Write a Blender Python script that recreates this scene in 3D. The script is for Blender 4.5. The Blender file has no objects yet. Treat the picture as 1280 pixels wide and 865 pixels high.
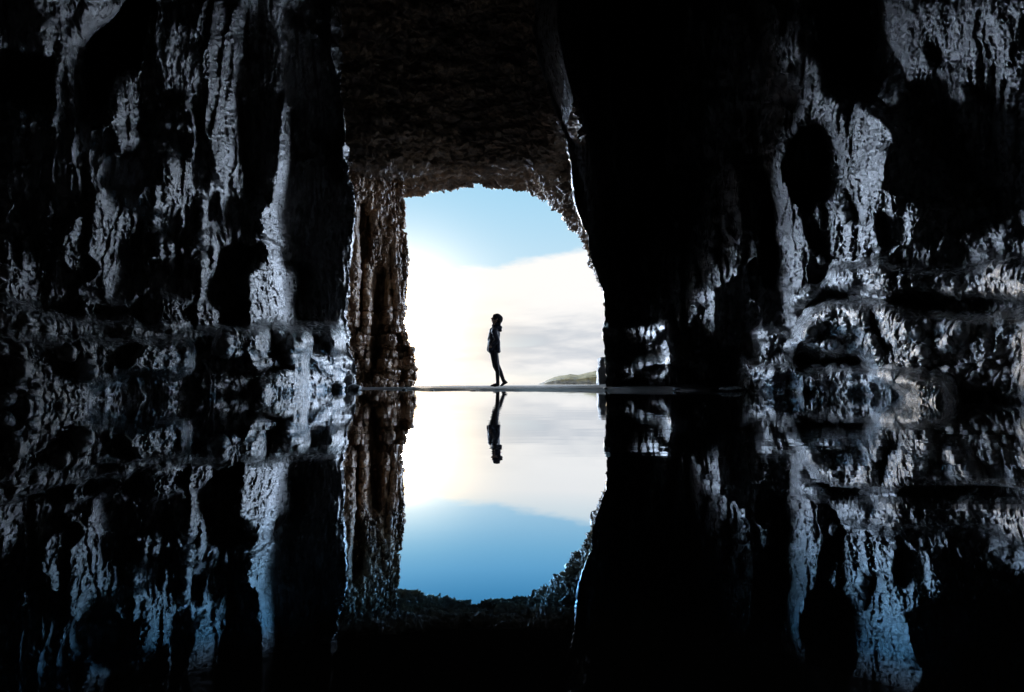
import bpy, bmesh, math, random
import numpy as np
from mathutils import Vector, Matrix

random.seed(7)
rng = np.random.default_rng(11)
scene = bpy.context.scene
C = scene.collection

# ------------------------------------------------------------------ camera
PITCH = math.radians(4.2)
CAM_H = 0.10
FOC = 640.0                       # focal length in units of the 1280 wide frame (18 mm on 36 mm)
cam_d = bpy.data.cameras.new("camera")
cam_d.lens = 18.0
cam_d.sensor_width = 36.0
cam_d.clip_start = 0.02
cam_d.clip_end = 30000
cam = bpy.data.objects.new("camera", cam_d)
cam.location = (0, 0, CAM_H)
cam.rotation_euler = (math.radians(90) + PITCH, 0, 0)
C.objects.link(cam)
scene.camera = cam


def slopes(px, py):
    """bearing a = x / y and slope b = z / y of the sight line through a point of the 1280x865 frame"""
    u = (np.asarray(px, float) - 640.0) / FOC
    v = (432.5 - np.asarray(py, float)) / FOC
    dy = math.cos(PITCH) - v * math.sin(PITCH)
    return u / dy, (math.sin(PITCH) + v * math.cos(PITCH)) / dy


# ------------------------------------------------------------------ numpy noise
_perm = rng.permutation(256)
_perm = np.concatenate([_perm, _perm, _perm]).astype(np.int32)
_ang = rng.normal(size=(256, 3))
_ang /= np.linalg.norm(_ang, axis=1)[:, None]
_gr = np.concatenate([_ang, _ang, _ang]).astype(np.float32)


def perlin(x, y, z):
    x = np.asarray(x, np.float32); y = np.asarray(y, np.float32); z = np.asarray(z, np.float32)
    xi = np.floor(x).astype(np.int32); yi = np.floor(y).astype(np.int32); zi = np.floor(z).astype(np.int32)
    xf = x - xi; yf = y - yi; zf = z - zi
    xi &= 255; yi &= 255; zi &= 255
    f = lambda t: t * t * t * (t * (t * 6 - 15) + 10)
    u, v, w = f(xf), f(yf), f(zf)
    out = 0
    for dx in (0, 1):
        wx = u if dx else 1 - u
        for dy in (0, 1):
            wy = v if dy else 1 - v
            for dz in (0, 1):
                wz = w if dz else 1 - w
                h = _perm[_perm[_perm[xi + dx] + yi + dy] + zi + dz]
                g = _gr[h]
                out = out + wx * wy * wz * (g[..., 0] * (xf - dx) + g[..., 1] * (yf - dy) + g[..., 2] * (zf - dz))
    return out * 1.6


def fbm(x, y, z, octv=4, gain=0.5, ridged=False):
    s = 0; a = 1.0; t = 0
    for k in range(octv):
        n = perlin(x + 17.3 * k, y - 9.1 * k, z + 5.7 * k)
        if ridged:
            n = 1 - 2 * np.abs(n)
        s = s + a * n; t += a
        a *= gain; x = x * 2.03; y = y * 2.03; z = z * 2.03
    return s / t


def gauss(img, sx, sy):
    """separable gaussian blur with edge padding"""
    def one(a, s, ax):
        if s <= 0:
            return a
        r = int(3 * s) + 1
        k = np.exp(-0.5 * (np.arange(-r, r + 1) / s) ** 2); k /= k.sum()
        pad = [(0, 0), (0, 0)]; pad[ax] = (r, r)
        p = np.pad(a, pad, mode='edge')
        n = p.shape[ax] + len(k)
        F = np.fft.rfft(p, n, axis=ax) * (np.fft.rfft(k, n)[None, :] if ax == 1 else np.fft.rfft(k, n)[:, None])
        q = np.fft.irfft(F, n, axis=ax)
        sl = [slice(None), slice(None)]; sl[ax] = slice(2 * r, 2 * r + a.shape[ax])
        return q[tuple(sl)]
    return one(one(img, sx, 1), sy, 0)


def prof(pairs):
    xs = np.array([p[0] for p in pairs], float); ys = np.array([p[1] for p in pairs], float)
    return lambda t: np.interp(t, xs, ys)


# ------------------------------------------------------------------ relief maps (frame of 1280x865, wider than the picture)
PX0, PX1, PY0, PY1 = -280, 1560, -300, 580
gx, gy = np.meshgrid(np.arange(PX0, PX1 + 1, dtype=float), np.arange(PY0, PY1 + 1, dtype=float))
# ragged edges: look the polygons up through a warped lattice
wx = gx + 8.0 * fbm(gx / 30, gy / 50, 0 * gx + 1.5, 5, 0.68)
wy = gy + 10.0 * fbm(gx / 18, gy / 45, 0 * gx + 7.5, 5, 0.68)

ZN = {1: (3.46, 0, 0), 2: (3.46, 200, 0), 3: (3.0875, 0, 230), 4: (3.0875, 200, 230), 5: (3.089, 720, 0),
      6: (3.09, 980, 0), 7: (3.327, 730, 250), 8: (3.327, 980, 250), 0: (1.0, 0, 0)}


def inside(pts, X, Y):
    pts = np.asarray(pts, float)
    m = (X >= pts[:, 0].min()) & (X <= pts[:, 0].max()) & (Y >= pts[:, 1].min()) & (Y <= pts[:, 1].max())
    res = np.zeros(X.shape, bool)
    xs = X[m]; ys = Y[m]
    c = np.zeros(xs.shape, bool)
    n = len(pts)
    for i in range(n):
        x1, y1 = pts[i]; x2, y2 = pts[(i + 1) % n]
        if y1 == y2:
            continue
        cond = (y1 > ys) != (y2 > ys)
        c ^= cond & (xs < (x2 - x1) * (ys - y1) / (y2 - y1) + x1)
    res[m] = c
    return res


def poly(z, pts):
    s, ox, oy = ZN[z]
    return [(ox + p[0] / s, oy + p[1] / s) for p in pts]


# facets of the walls that face the cave mouth (value = how far they turn towards it)
LIT = [
    # --- left wall, upper part
    (1, .45, [(150, 130), (180, 90), (240, 60), (300, 130), (345, 150), (440, 100), (490, 40), (500, 0), (530, 0), (500, 90), (400, 160), (350, 185), (345, 300), (362, 400), (362, 500), (330, 510), (230, 480), (245, 430), (210, 400), (225, 300), (180, 230)]),
    (1, .4, [(0, 400), (60, 440), (250, 490), (240, 545), (130, 520), (0, 450)]),
    (1, .4, [(85, 520), (150, 540), (140, 570), (90, 560)]),
    (1, .9, [(632, 0), (648, 0), (640, 200), (625, 310), (612, 330), (605, 590), (545, 680), (500, 720), (505, 650), (530, 600), (500, 570), (425, 570), (430, 525), (470, 520), (480, 400), (520, 310), (600, 290), (610, 200), (630, 120)]),
    (1, .3, [(0, 740), (120, 720), (280, 690), (320, 580), (340, 690), (480, 720), (470, 780), (500, 830), (480, 865), (0, 865)]),
    (2, .9, [(170, 0), (208, 0), (200, 100), (190, 180), (165, 130)]),
    (2, .9, [(235, 0), (275, 0), (270, 150), (250, 260), (240, 400), (235, 480), (205, 540), (240, 640), (330, 780), (355, 865), (325, 865), (310, 800), (270, 815), (230, 740), (225, 640), (185, 560), (210, 400), (190, 230), (215, 150)]),
    (2, .9, [(330, 0), (350, 40), (350, 220), (320, 260), (325, 400), (350, 530), (358, 790), (330, 830), (250, 690), (215, 560), (250, 480), (265, 330), (280, 160)]),
    (2, 1.0, [(105, 430), (130, 420), (150, 510), (165, 590), (155, 640), (135, 700), (140, 830), (110, 865), (0, 865), (0, 740), (20, 680), (120, 690), (125, 620), (150, 580), (125, 490), (108, 480)]),
    (2, 1.0, [(202, 780), (220, 785), (215, 835), (202, 830)]),
    (2, .9, [(550, 400), (560, 430), (580, 470), (560, 560), (570, 640), (590, 690), (580, 750), (550, 865), (512, 865), (515, 600), (525, 500)]),
    (2, .8, [(635, 100), (720, 130), (730, 170), (700, 175), (640, 130)]),
    (2, .8, [(735, 0), (790, 0), (785, 300), (760, 330), (740, 200)]),
    (2, .9, [(700, 565), (735, 700), (750, 800), (740, 790), (715, 690), (690, 620)]),
    (2, .9, [(795, 600), (810, 640), (840, 780), (845, 865), (825, 865), (815, 720), (790, 660)]),
    (2, .8, [(620, 690), (690, 675), (700, 690), (640, 700)]),
    # --- left wall, lower part
    (3, .9, [(30, 40), (70, 60), (60, 120), (30, 150), (10, 200), (20, 120)]),
    (3, .7, [(120, 60), (150, 60), (145, 120), (125, 170)]),
    (3, .7, [(180, 60), (240, 50), (220, 130), (200, 240), (160, 350), (155, 300), (200, 200), (170, 130)]),
    (3, .9, [(240, 200), (270, 130), (350, 120), (370, 30), (440, 10), (445, 80), (520, 110), (520, 200), (490, 280), (480, 330), (440, 420), (330, 400), (310, 350), (260, 330), (235, 260)]),
    (3, .55, [(0, 210), (120, 200), (160, 340), (150, 440), (0, 450)]),
    (3, .8, [(330, 430), (380, 430), (370, 500), (335, 510)]),
    (3, .8, [(470, 440), (530, 480), (525, 550), (490, 520)]),
    (3, .8, [(560, 0), (740, 0), (740, 60), (700, 130), (690, 240), (675, 200), (690, 110), (640, 110), (560, 90), (520, 60)]),
    (3, .8, [(610, 190), (700, 250), (705, 340), (670, 360), (640, 300), (550, 310), (610, 270)]),
    (4, 1.0, [(140, 60), (180, 60), (180, 100), (160, 170), (250, 200), (255, 230), (215, 290), (200, 380), (170, 450), (120, 440), (150, 370), (130, 330), (170, 280), (150, 220), (110, 280), (150, 190), (140, 100)]),
    (4, .7, [(235, 30), (250, 60), (245, 150), (232, 150)]),
    (4, .7, [(300, 80), (310, 80), (300, 190), (290, 190)]),
    (4, 1.0, [(0, 430), (60, 440), (190, 460), (245, 500), (240, 525), (110, 530), (40, 560), (0, 540)]),
    (4, .9, [(455, 0), (495, 0), (490, 130), (505, 200), (490, 270), (470, 230), (440, 220), (380, 180), (380, 120), (440, 60)]),
    (4, 1.0, [(375, 220), (440, 230), (490, 310), (545, 340), (530, 420), (510, 500), (515, 550), (345, 555), (330, 480), (310, 430), (330, 340), (390, 310), (400, 260)]),
    # left ledge: faces of the mounds
    (3, .9, [(210, 560), (240, 530), (260, 570), (240, 600)]),
    (3, .85, [(90, 620), (150, 600), (190, 700), (200, 800), (180, 865), (60, 865), (120, 760), (80, 680)]),
    (3, .95, [(200, 700), (260, 620), (330, 610), (360, 680), (350, 770), (300, 865), (230, 865), (220, 760)]),
    (3, .95, [(300, 560), (330, 540), (440, 570), (510, 610), (490, 720), (450, 760), (370, 770), (355, 680), (330, 610)]),
    (3, .95, [(540, 570), (600, 600), (690, 620), (690, 680), (620, 740), (500, 760), (520, 680), (570, 650)]),
    (3, .8, [(650, 780), (700, 740), (730, 700), (715, 790), (660, 830)]),
    (4, .9, [(240, 570), (300, 560), (320, 600), (260, 650)]),
    (4, .95, [(330, 550), (420, 560), (430, 650), (370, 670), (390, 620), (370, 570)]),
    (4, .8, [(540, 560), (570, 560), (575, 620), (550, 650)]),
    (4, .9, [(355, 670), (540, 660), (545, 705), (440, 715), (330, 740), (230, 750), (180, 750), (260, 700), (350, 700)]),
    (4, 1.0, [(400, 765), (440, 745), (545, 700), (545, 800), (400, 830), (390, 800)]),
    (4, .9, [(640, 560), (690, 590), (700, 680), (690, 760), (660, 790), (660, 700), (640, 640)]),
    (4, .6, [(190, 770), (290, 760), (300, 800), (180, 820)]),
    # --- right wall, upper part
    (5, .7, [(62, 90), (95, 90), (112, 240), (128, 370), (148, 520), (142, 600), (178, 865), (165, 865), (130, 600), (130, 480), (98, 360), (88, 200)]),
    (5, .7, [(210, 0), (225, 0), (235, 150), (225, 155)]),
    (5, .9, [(285, 0), (325, 0), (315, 250), (335, 400), (352, 520), (350, 640), (378, 865), (360, 865), (340, 640), (318, 480), (305, 300), (288, 120)]),
    (5, .8, [(345, 0), (375, 0), (385, 240), (360, 210)]),
    (5, .8, [(388, 0), (445, 0), (435, 170), (410, 240), (395, 180)]),
    (5, .8, [(490, 80), (520, 100), (525, 220), (560, 300), (520, 270), (500, 200)]),
    (5, .8, [(495, 0), (580, 0), (600, 80), (540, 80), (500, 50)]),
    (5, .95, [(472, 180), (490, 240), (510, 400), (500, 500), (510, 650), (480, 600), (470, 480), (475, 300)]),
    (5, .9, [(612, 50), (655, 80), (670, 200), (665, 380), (665, 540), (640, 430), (625, 300), (615, 150)]),
    (5, .95, [(700, 0), (770, 0), (795, 150), (790, 260), (740, 390), (712, 380), (705, 200)]),
    (5, .9, [(825, 250), (820, 300), (790, 360), (780, 340)]),
    (5, .9, [(640, 560), (700, 500), (690, 420), (790, 390), (865, 440), (865, 560), (800, 640), (830, 760), (865, 830), (865, 865), (760, 865), (740, 700), (700, 590), (620, 590)]),
    (5, .9, [(440, 865), (440, 700), (460, 640), (540, 650), (550, 560), (600, 620), (640, 700), (645, 865)]),
    (5, .7, [(400, 500), (425, 480), (435, 570), (410, 590)]),
    (6, .9, [(90, 220), (125, 220), (150, 300), (160, 360), (230, 400), (245, 480), (280, 400), (400, 480), (440, 560), (440, 865), (40, 865), (60, 800), (150, 780), (160, 620), (150, 500), (60, 490), (35, 520), (40, 430), (70, 330)]),
    (6, .42, [(360, 0), (927, 0), (927, 865), (440, 865), (480, 560), (520, 430), (470, 260), (380, 120)]),
    (6, .75, [(370, 380), (450, 340), (470, 390), (430, 420)]),
    (0, .5, [(1280, -280), (1540, -280), (1540, 500), (1280, 380)]),
    # --- right wall, lower part: thin flutes of the inner wall
    (0, .9, [(772, 330), (778, 330), (784, 395), (776, 400)]), (0, .9, [(790, 250), (795, 250), (803, 372), (797, 380)]),
    (0, 1., [(812, 262), (818, 260), (826, 360), (830, 420), (822, 400)]), (0, .9, [(838, 300), (845, 290), (850, 400), (844, 420)]),
    (0, 1., [(858, 270), (866, 262), (872, 380), (868, 440), (860, 400)]), (0, .8, [(880, 330), (892, 310), (898, 420), (886, 430)]),
    (0, .8, [(766, 420), (780, 405), (800, 410), (796, 440), (772, 445)]), (0, .8, [(812, 430), (840, 425), (838, 455), (816, 455)]),
    # --- and the rest
    (7, .9, [(440, 0), (650, 0), (665, 60), (650, 160), (640, 180), (700, 140), (740, 160), (735, 260), (755, 350), (720, 350), (705, 250), (650, 280), (640, 320), (560, 360), (520, 370), (490, 300), (465, 200), (490, 180), (460, 100)]),
    (7, .95, [(780, 0), (932, 0), (932, 340), (840, 350), (800, 340), (790, 160)]),
    (7, .8, [(140, 0), (152, 0), (170, 110), (215, 250), (235, 400), (215, 350), (185, 240)]),
    (7, .7, [(200, 30), (215, 30), (212, 70), (200, 60)]),
    (7, .8, [(245, 180), (262, 340), (270, 390), (255, 350)]),
    (7, .9, [(355, 0), (375, 80), (385, 130), (370, 130)]),
    (7, .8, [(330, 220), (375, 180), (375, 220), (340, 260), (385, 330), (370, 330)]),
    (7, .7, [(135, 440), (160, 390), (205, 400), (230, 520), (215, 560), (160, 540)]),
    (7, .7, [(245, 390), (280, 390), (300, 510), (260, 510)]),
    (7, .7, [(85, 530), (360, 510), (355, 560), (320, 550), (300, 600), (280, 640), (240, 630), (200, 600), (160, 640), (100, 620)]),
    (7, .7, [(110, 690), (180, 690), (220, 740), (200, 760), (105, 755)]),
    (7, .7, [(150, 650), (290, 660), (280, 690), (210, 700)]),
    (7, .8, [(335, 590), (360, 600), (350, 720), (330, 720)]),
    (7, .85, [(380, 450), (395, 450), (415, 590), (405, 590)]),
    (7, .8, [(425, 460), (440, 560), (435, 570)]),
    (7, .8, [(480, 470), (530, 480), (540, 520), (500, 510)]),
    (7, .9, [(500, 630), (530, 580), (580, 580), (575, 620), (520, 650)]),
    (7, .9, [(640, 400), (700, 390), (730, 480), (690, 520), (650, 470)]),
    (7, .9, [(700, 540), (760, 520), (760, 600), (745, 650), (720, 600)]),
    (7, .9, [(430, 700), (450, 700), (455, 740), (430, 745)]),
    (7, .8, [(430, 390), (500, 360), (520, 430), (450, 420)]),
    (7, .9, [(520, 700), (560, 690), (580, 720), (530, 740)]),
    (7, 1.0, [(630, 650), (700, 690), (800, 700), (800, 770), (700, 770), (640, 720)]),
    (7, .9, [(590, 770), (650, 770), (640, 800), (600, 800)]),
    (7, .9, [(865, 700), (910, 700), (915, 800), (880, 840)]),
    (8, .85, [(0, 0), (560, 0), (580, 60), (540, 120), (540, 190), (360, 210), (300, 250), (190, 270), (100, 260), (0, 330)]),
    (8, .6, [(620, 0), (998, 0), (998, 100), (900, 160), (640, 180), (650, 120)]),
    (8, .95, [(0, 390), (60, 350), (120, 360), (180, 340), (200, 300), (270, 275), (290, 290), (310, 275), (400, 265), (430, 300), (440, 350), (450, 290), (540, 300), (550, 380), (440, 390), (410, 400), (300, 390), (240, 395), (170, 370), (60, 440), (40, 500), (10, 460)]),
    (8, .75, [(600, 270), (640, 280), (720, 330), (700, 390), (600, 380)]),
    (8, .75, [(770, 200), (880, 230), (880, 310), (800, 340)]),
    (8, .95, [(50, 530), (110, 440), (160, 420), (330, 450), (370, 440), (440, 440), (500, 510), (530, 640), (530, 760), (430, 745), (310, 640), (70, 630)]),
    (8, .75, [(530, 500), (700, 500), (690, 600), (600, 640), (590, 710), (540, 690)]),
    (8, .7, [(780, 500), (920, 490), (900, 560), (840, 580), (860, 700), (820, 690), (760, 600)]),
    (8, .95, [(35, 700), (60, 700), (80, 800), (50, 860), (30, 780)]),
    (8, .95, [(85, 740), (150, 740), (165, 810), (90, 830)]),
]
# hollows cut out of the facets above
DARK = [
    (3, [(320, 290), (370, 290), (380, 340), (330, 370)]),
    (3, [(380, 450), (470, 450), (480, 520), (390, 520)]),
    (3, [(230, 700), (320, 700), (320, 740), (240, 740)]),
    (3, [(500, 600), (545, 600), (560, 640), (510, 700)]),
    (4, [(60, 240), (160, 330), (120, 420), (60, 380)]),
    (4, [(165, 240), (205, 240), (190, 330), (165, 270)]),
    (4, [(440, 580), (540, 570), (550, 630), (480, 650), (430, 620)]),
    (4, [(480, 660), (500, 660), (500, 710), (480, 710)]),
    (6, [(20, 560), (60, 490), (140, 480), (160, 620), (155, 760), (80, 820), (40, 760), (0, 660)]),
    (6, [(230, 730), (260, 720), (290, 865), (250, 865)]),
    (6, [(410, 560), (560, 550), (690, 600), (760, 680), (860, 760), (830, 860), (760, 800), (660, 820), (560, 760), (480, 760), (380, 740)]),
    (6, [(550, 180), (610, 190), (610, 250), (560, 250)]),
    (6, [(700, 330), (820, 370), (760, 410), (720, 400)]),
    (7, [(655, 280), (720, 250), (720, 360), (660, 360)]),
    (7, [(550, 100), (580, 90), (590, 190), (560, 190)]),
    (7, [(530, 200), (550, 200), (560, 280), (535, 250)]),
    (7, [(600, 30), (625, 60), (635, 160), (610, 130)]),
    (7, [(470, 80), (500, 70), (500, 110), (480, 120)]),
    (8, [(80, 580), (150, 530), (180, 520), (190, 550), (110, 590)]),
    (8, [(225, 580), (245, 580), (245, 620), (225, 620)]),
    (8, [(330, 470), (360, 480), (420, 620), (400, 650), (370, 600)]),
    (8, [(560, 50), (880, 40), (850, 90), (700, 130), (600, 100)]),
    (8, [(380, 60), (420, 60), (440, 200), (400, 190)]),
    (8, [(80, 60), (130, 140), (190, 260), (140, 230), (90, 160)]),
    (8, [(540, 530), (600, 540), (590, 570), (545, 560)]),
    (8, [(740, 530), (810, 530), (800, 590), (750, 590)]),
    (8, [(560, 610), (610, 590), (640, 620), (580, 650)]),
]
lit = np.zeros(gx.shape)
for z, v, pts in LIT:
    m = inside(poly(z, pts), wx, wy)
    lit[m] = np.maximum(lit[m], v)
for z, pts in DARK:
    lit[inside(poly(z, pts), wx, wy)] = 0.0
speck = fbm(gx / 13, gy / 22, 0 * gx + 12.5, 4, .6)
lowz = np.clip((gy - 230) / 150, 0, 1)
slab = np.zeros(gx.shape)
for pts in ([(305, -300), (352, -300), (350, 240), (335, 400), (300, 400), (300, 240)], [(366, -300), (430, -300), (440, 250), (420, 410), (378, 410), (368, 300)],
            [(640, -300), (900, -300), (880, 60), (840, 300), (740, 300)]):
    slab = np.maximum(slab, gauss(inside(pts, wx, wy).astype(float), 3, 3))
lowz = lowz * (1 - .95 * slab)
lit = np.maximum(lit, np.clip(.10 + .9 * speck, 0, .75) * lowz)
crestL = prof([(-300, 372), (0, 379), (70, 393), (130, 403), (250, 410), (340, 410), (430, 413), (450, 425)])
crestR = prof([(740, 700), (880, 700), (900, 450), (940, 400), (985, 370), (1040, 345), (1070, 332), (1140, 330), (1250, 325), (1560, 320)])
ledge_zone = gauss(np.where(gx < 640, gy > crestL(gx), gy > crestR(gx)).astype(float), 4, 4)
lit = np.maximum(lit, ledge_zone * np.clip(.46 + .25 * speck, 0, .7))
for z, pts in DARK:
    m_ = inside(poly(z, pts), wx, wy); lit[m_] = np.minimum(lit[m_], .12)
# ribs beyond the picture, so that the walls carry on
out_m = (gx < -2) | (gy < -2) | (gx > 1282)
ribs = np.clip(3.5 * fbm(gx / 50, gy / 260, 0 * gx + 31.2, 3), 0, 0.9)
lit = np.where(out_m, np.maximum(ribs, 0), lit)
# small scale ribbing everywhere: vertical flutes
lit_s = gauss(lit, 1.6, 2.2)
k_grad = (.40 - .6 * slab) * (1 - np.clip(lit_s * 1.2, 0, 1)) + 2.7 * lit_s
hol = np.zeros(gx.shape)
for z, pts in DARK:
    hol = np.maximum(hol, gauss(inside(poly(z, pts), wx + 9 * speck, wy + 12 * speck).astype(float), 1.2, 1.5))
k_grad = k_grad * (1 - hol) - .2 * hol

# nearer / farther pieces: (zone, polygon, metres towards the cave, blur)
BUMP = [
    # left ledge, its crest falling towards the mouth
    (0, .42, 5, [(-300, 372), (0, 377), (70, 392), (130, 402), (250, 408), (340, 408), (430, 411), (470, 425), (470, 640), (-300, 640)]),
    (0, .35, 4, [(-300, 420), (20, 425), (70, 432), (110, 425), (160, 420), (240, 430), (235, 462), (150, 478), (110, 485), (110, 640), (-300, 640)]),
    (4, .30, 3, [(240, 560), (420, 560), (430, 650), (300, 680), (220, 650)]),
    (4, .22, 2.5, [(350, 668), (545, 660), (545, 712), (350, 712)]),
    (4, .30, 3, [(430, 565), (545, 558), (572, 590), (560, 650), (490, 665), (440, 630)]),
    (4, .4, 3, [(650, 560), (700, 600), (700, 650), (655, 650)]),
    (4, .25, 2.5, [(380, 750), (550, 700), (560, 860), (380, 860)]),
    (3, .15, 3, [(310, 430), (540, 440), (540, 560), (310, 520)]),
    (4, .15, 3, [(0, 430), (190, 450), (245, 490), (245, 530), (0, 560)]),
    # right: upper ledge, great mound, low shelf
    (8, .40, 5, [(0, 400), (60, 350), (180, 350), (200, 300), (270, 270), (420, 262), (550, 290), (720, 290), (900, 250), (2000, 200), (2000, 400), (900, 410), (560, 400), (170, 378), (60, 450), (30, 510)]),
    (8, .65, 6, [(40, 540), (110, 440), (160, 415), (440, 428), (560, 480), (998, 480), (2400, 470), (2400, 1200), (540, 1200), (540, 790), (430, 745), (310, 640), (60, 635)]),
    (7, .5, 4, [(690, 540), (790, 510), (900, 600), (880, 690), (740, 690)]),
    (7, .6, 4, [(620, 650), (660, 640), (730, 690), (1100, 690), (1500, 760), (1560, 900), (620, 900)]),
    (7, .5, 3, [(-90, 535), (360, 510), (380, 640), (380, 860), (-90, 860)]),
    (7, .3, 3, [(-90, 680), (360, 650), (560, 690), (560, 860), (-90, 860)]),
    (0, .3, 4, [(1290, 380), (1600, 380), (1600, 600), (1290, 600)]),
]
near = np.zeros(gx.shape)
for z, v, bl, pts in BUMP:
    near += 1.45 * v * gauss(inside(poly(z, pts), wx, wy).astype(float), bl, bl * 1.1)
# deep hollows
for z, v, bl, pts in [
    (6, -.4, 3, [(20, 560), (60, 490), (140, 480), (160, 620), (155, 760), (80, 820), (40, 760), (0, 660)]),
    (5, -.3, 3, [(650, 660), (740, 660), (760, 865), (650, 865)]),
    (7, -.5, 4, [(740, 0), (780, 0), (800, 330), (760, 350), (735, 200)]),
    (4, -.35, 4, [(220, 240), (380, 240), (330, 400), (320, 540), (250, 540), (190, 430)]),
    (8, -.28, 6, [(-60, 620), (310, 650), (430, 750), (520, 790), (560, 860), (60, 860), (150, 760), (60, 690)]),
    (6, -.9, 14, [(130, -300), (350, -300), (360, 0), (340, 340), (200, 340), (160, 200)]),
    (1, -.8, 8, [(345, 190), (500, 60), (625, 0), (600, 280), (510, 300), (465, 500), (370, 500)]),
    (1, -.5, 8, [(20, 250), (210, 270), (200, 440), (20, 400)]),
]:
    near += v * gauss(inside(poly(z, pts), wx + 6 * speck, wy + 9 * speck).astype(float), bl, bl)


# edges of the two walls against the mouth
eL = prof([(-300, 408), (-100, 414), (0, 424), (100, 428), (170, 431), (225, 437), (255, 442), (290, 443), (330, 436), (400, 434), (440, 438), (480, 446), (560, 446)])
eR = prof([(-300, 610), (0, 668), (40, 668), (80, 676), (130, 692), (165, 708), (180, 712), (230, 716), (270, 722),
           (297, 736), (337, 744), (375, 755), (400, 756), (426, 752), (446, 756), (480, 757), (580, 757)])
k_grad = np.where((gx > eL(gy)) & (gx < eR(gy)), 1.0, k_grad)


def integrate(direction, ax_sigma, base_x):
    dist = np.abs(gx - 640.0)
    step = (k_grad - 1.0) / np.maximum(dist, 120.0)
    if direction > 0:          # left wall: from the frame's edge towards the mouth
        s = np.cumsum(step, axis=1)
    else:                      # right wall: from the frame's edge towards the mouth, too
        s = np.cumsum(step[:, ::-1], axis=1)[:, ::-1]
    s1 = gauss(s, 16, 0)
    return gauss(s - s1, 0, 2.5) + gauss(s1 - gauss(s, ax_sigma, 0), 0, 34)


I_left = integrate(+1, 95, None)
I_right = integrate(-1, 80, None)


def sample(img, px, py):
    fx = np.clip(px - PX0, 0, img.shape[1] - 1.001); fy = np.clip(py - PY0, 0, img.shape[0] - 1.001)
    ix = fx.astype(int); iy = fy.astype(int); tx = fx - ix; ty = fy - iy
    return (img[iy, ix] * (1 - tx) * (1 - ty) + img[iy, ix + 1] * tx * (1 - ty)
            + img[iy + 1, ix] * (1 - tx) * ty + img[iy + 1, ix + 1] * tx * ty)


# ------------------------------------------------------------------ meshes from grids
def grid_points(px, py, Y):
    a, b = slopes(px, py)
    return np.stack([a * Y, Y, CAM_H + b * Y], -1)


def displace(P, fn, blur=3.0):
    """push a grid of points along its (smoothed) surface normal by fn(x, y, z)"""
    S = np.stack([gauss(P[..., k], blur, blur) for k in range(3)], -1)
    du = np.gradient(S, axis=1); dv = np.gradient(S, axis=0)
    n = np.cross(du, dv)
    n /= np.maximum(np.linalg.norm(n, axis=-1, keepdims=True), 1e-9)
    d = np.array([0, 0, CAM_H]) - P
    n *= np.sign((n * d).sum(-1, keepdims=True) + 1e-9)
    h = fn(P[..., 0], P[..., 1], P[..., 2])
    return P + n * h[..., None]


def mesh_from_grid(name, P, mat, face_mask=None, smooth=True):
    R, K = P.shape[:2]
    idx = np.arange(R * K).reshape(R, K)
    f = np.stack([idx[:-1, :-1], idx[1:, :-1], idx[1:, 1:], idx[:-1, 1:]], -1)
    f = f.reshape(-1, 4) if face_mask is None else f[face_mask]
    used = np.zeros(R * K, bool); used[f.ravel()] = True
    remap = np.cumsum(used) - 1
    v = P.reshape(-1, 3)[used].astype(np.float32)
    f = remap[f].astype(np.int32)
    me = bpy.data.meshes.new(name)
    me.vertices.add(len(v)); me.vertices.foreach_set('co', v.ravel())
    me.loops.add(f.size); me.loops.foreach_set('vertex_index', f.ravel())
    me.polygons.add(len(f))
    me.polygons.foreach_set('loop_start', np.arange(0, f.size, 4, dtype=np.int32))
    me.polygons.foreach_set('loop_total', np.full(len(f), 4, np.int32))
    if smooth:
        me.polygons.foreach_set('use_smooth', np.ones(len(f), bool))
    me.update(calc_edges=True)
    me.materials.append(mat)
    o = bpy.data.objects.new(name, me)
    C.objects.link(o)
    return o


def tag(o, label=None, cat=None, group=None, kind=None):
    if label: o['label'] = label
    if cat: o['category'] = cat
    if group: o['group'] = group
    if kind: o['kind'] = kind
    return o


# ------------------------------------------------------------------ materials
def new_mat(name):
    m = bpy.data.materials.new(name); m.use_nodes = True
    nt = m.node_tree; nt.nodes.clear()
    out = nt.nodes.new('ShaderNodeOutputMaterial')
    return m, nt, out


def N(nt, typ, **kw):
    n = nt.nodes.new(typ)
    for k, v in kw.items():
        if k.startswith('i_'):
            key = k[2:]
            n.inputs[int(key) if key.isdigit() else key.replace('_', ' ')].default_value = v
        else:
            setattr(n, k, v)
    return n


def ramp(nt, src, stops):
    r = nt.nodes.new('ShaderNodeValToRGB')
    while len(r.color_ramp.elements) < len(stops):
        r.color_ramp.elements.new(0.5)
    for e, (p, c) in zip(r.color_ramp.elements, stops):
        e.position = p; e.color = (c, c, c, 1) if isinstance(c, (int, float)) else (*c, 1)
    nt.links.new(src, r.inputs[0])
    return r


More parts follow.
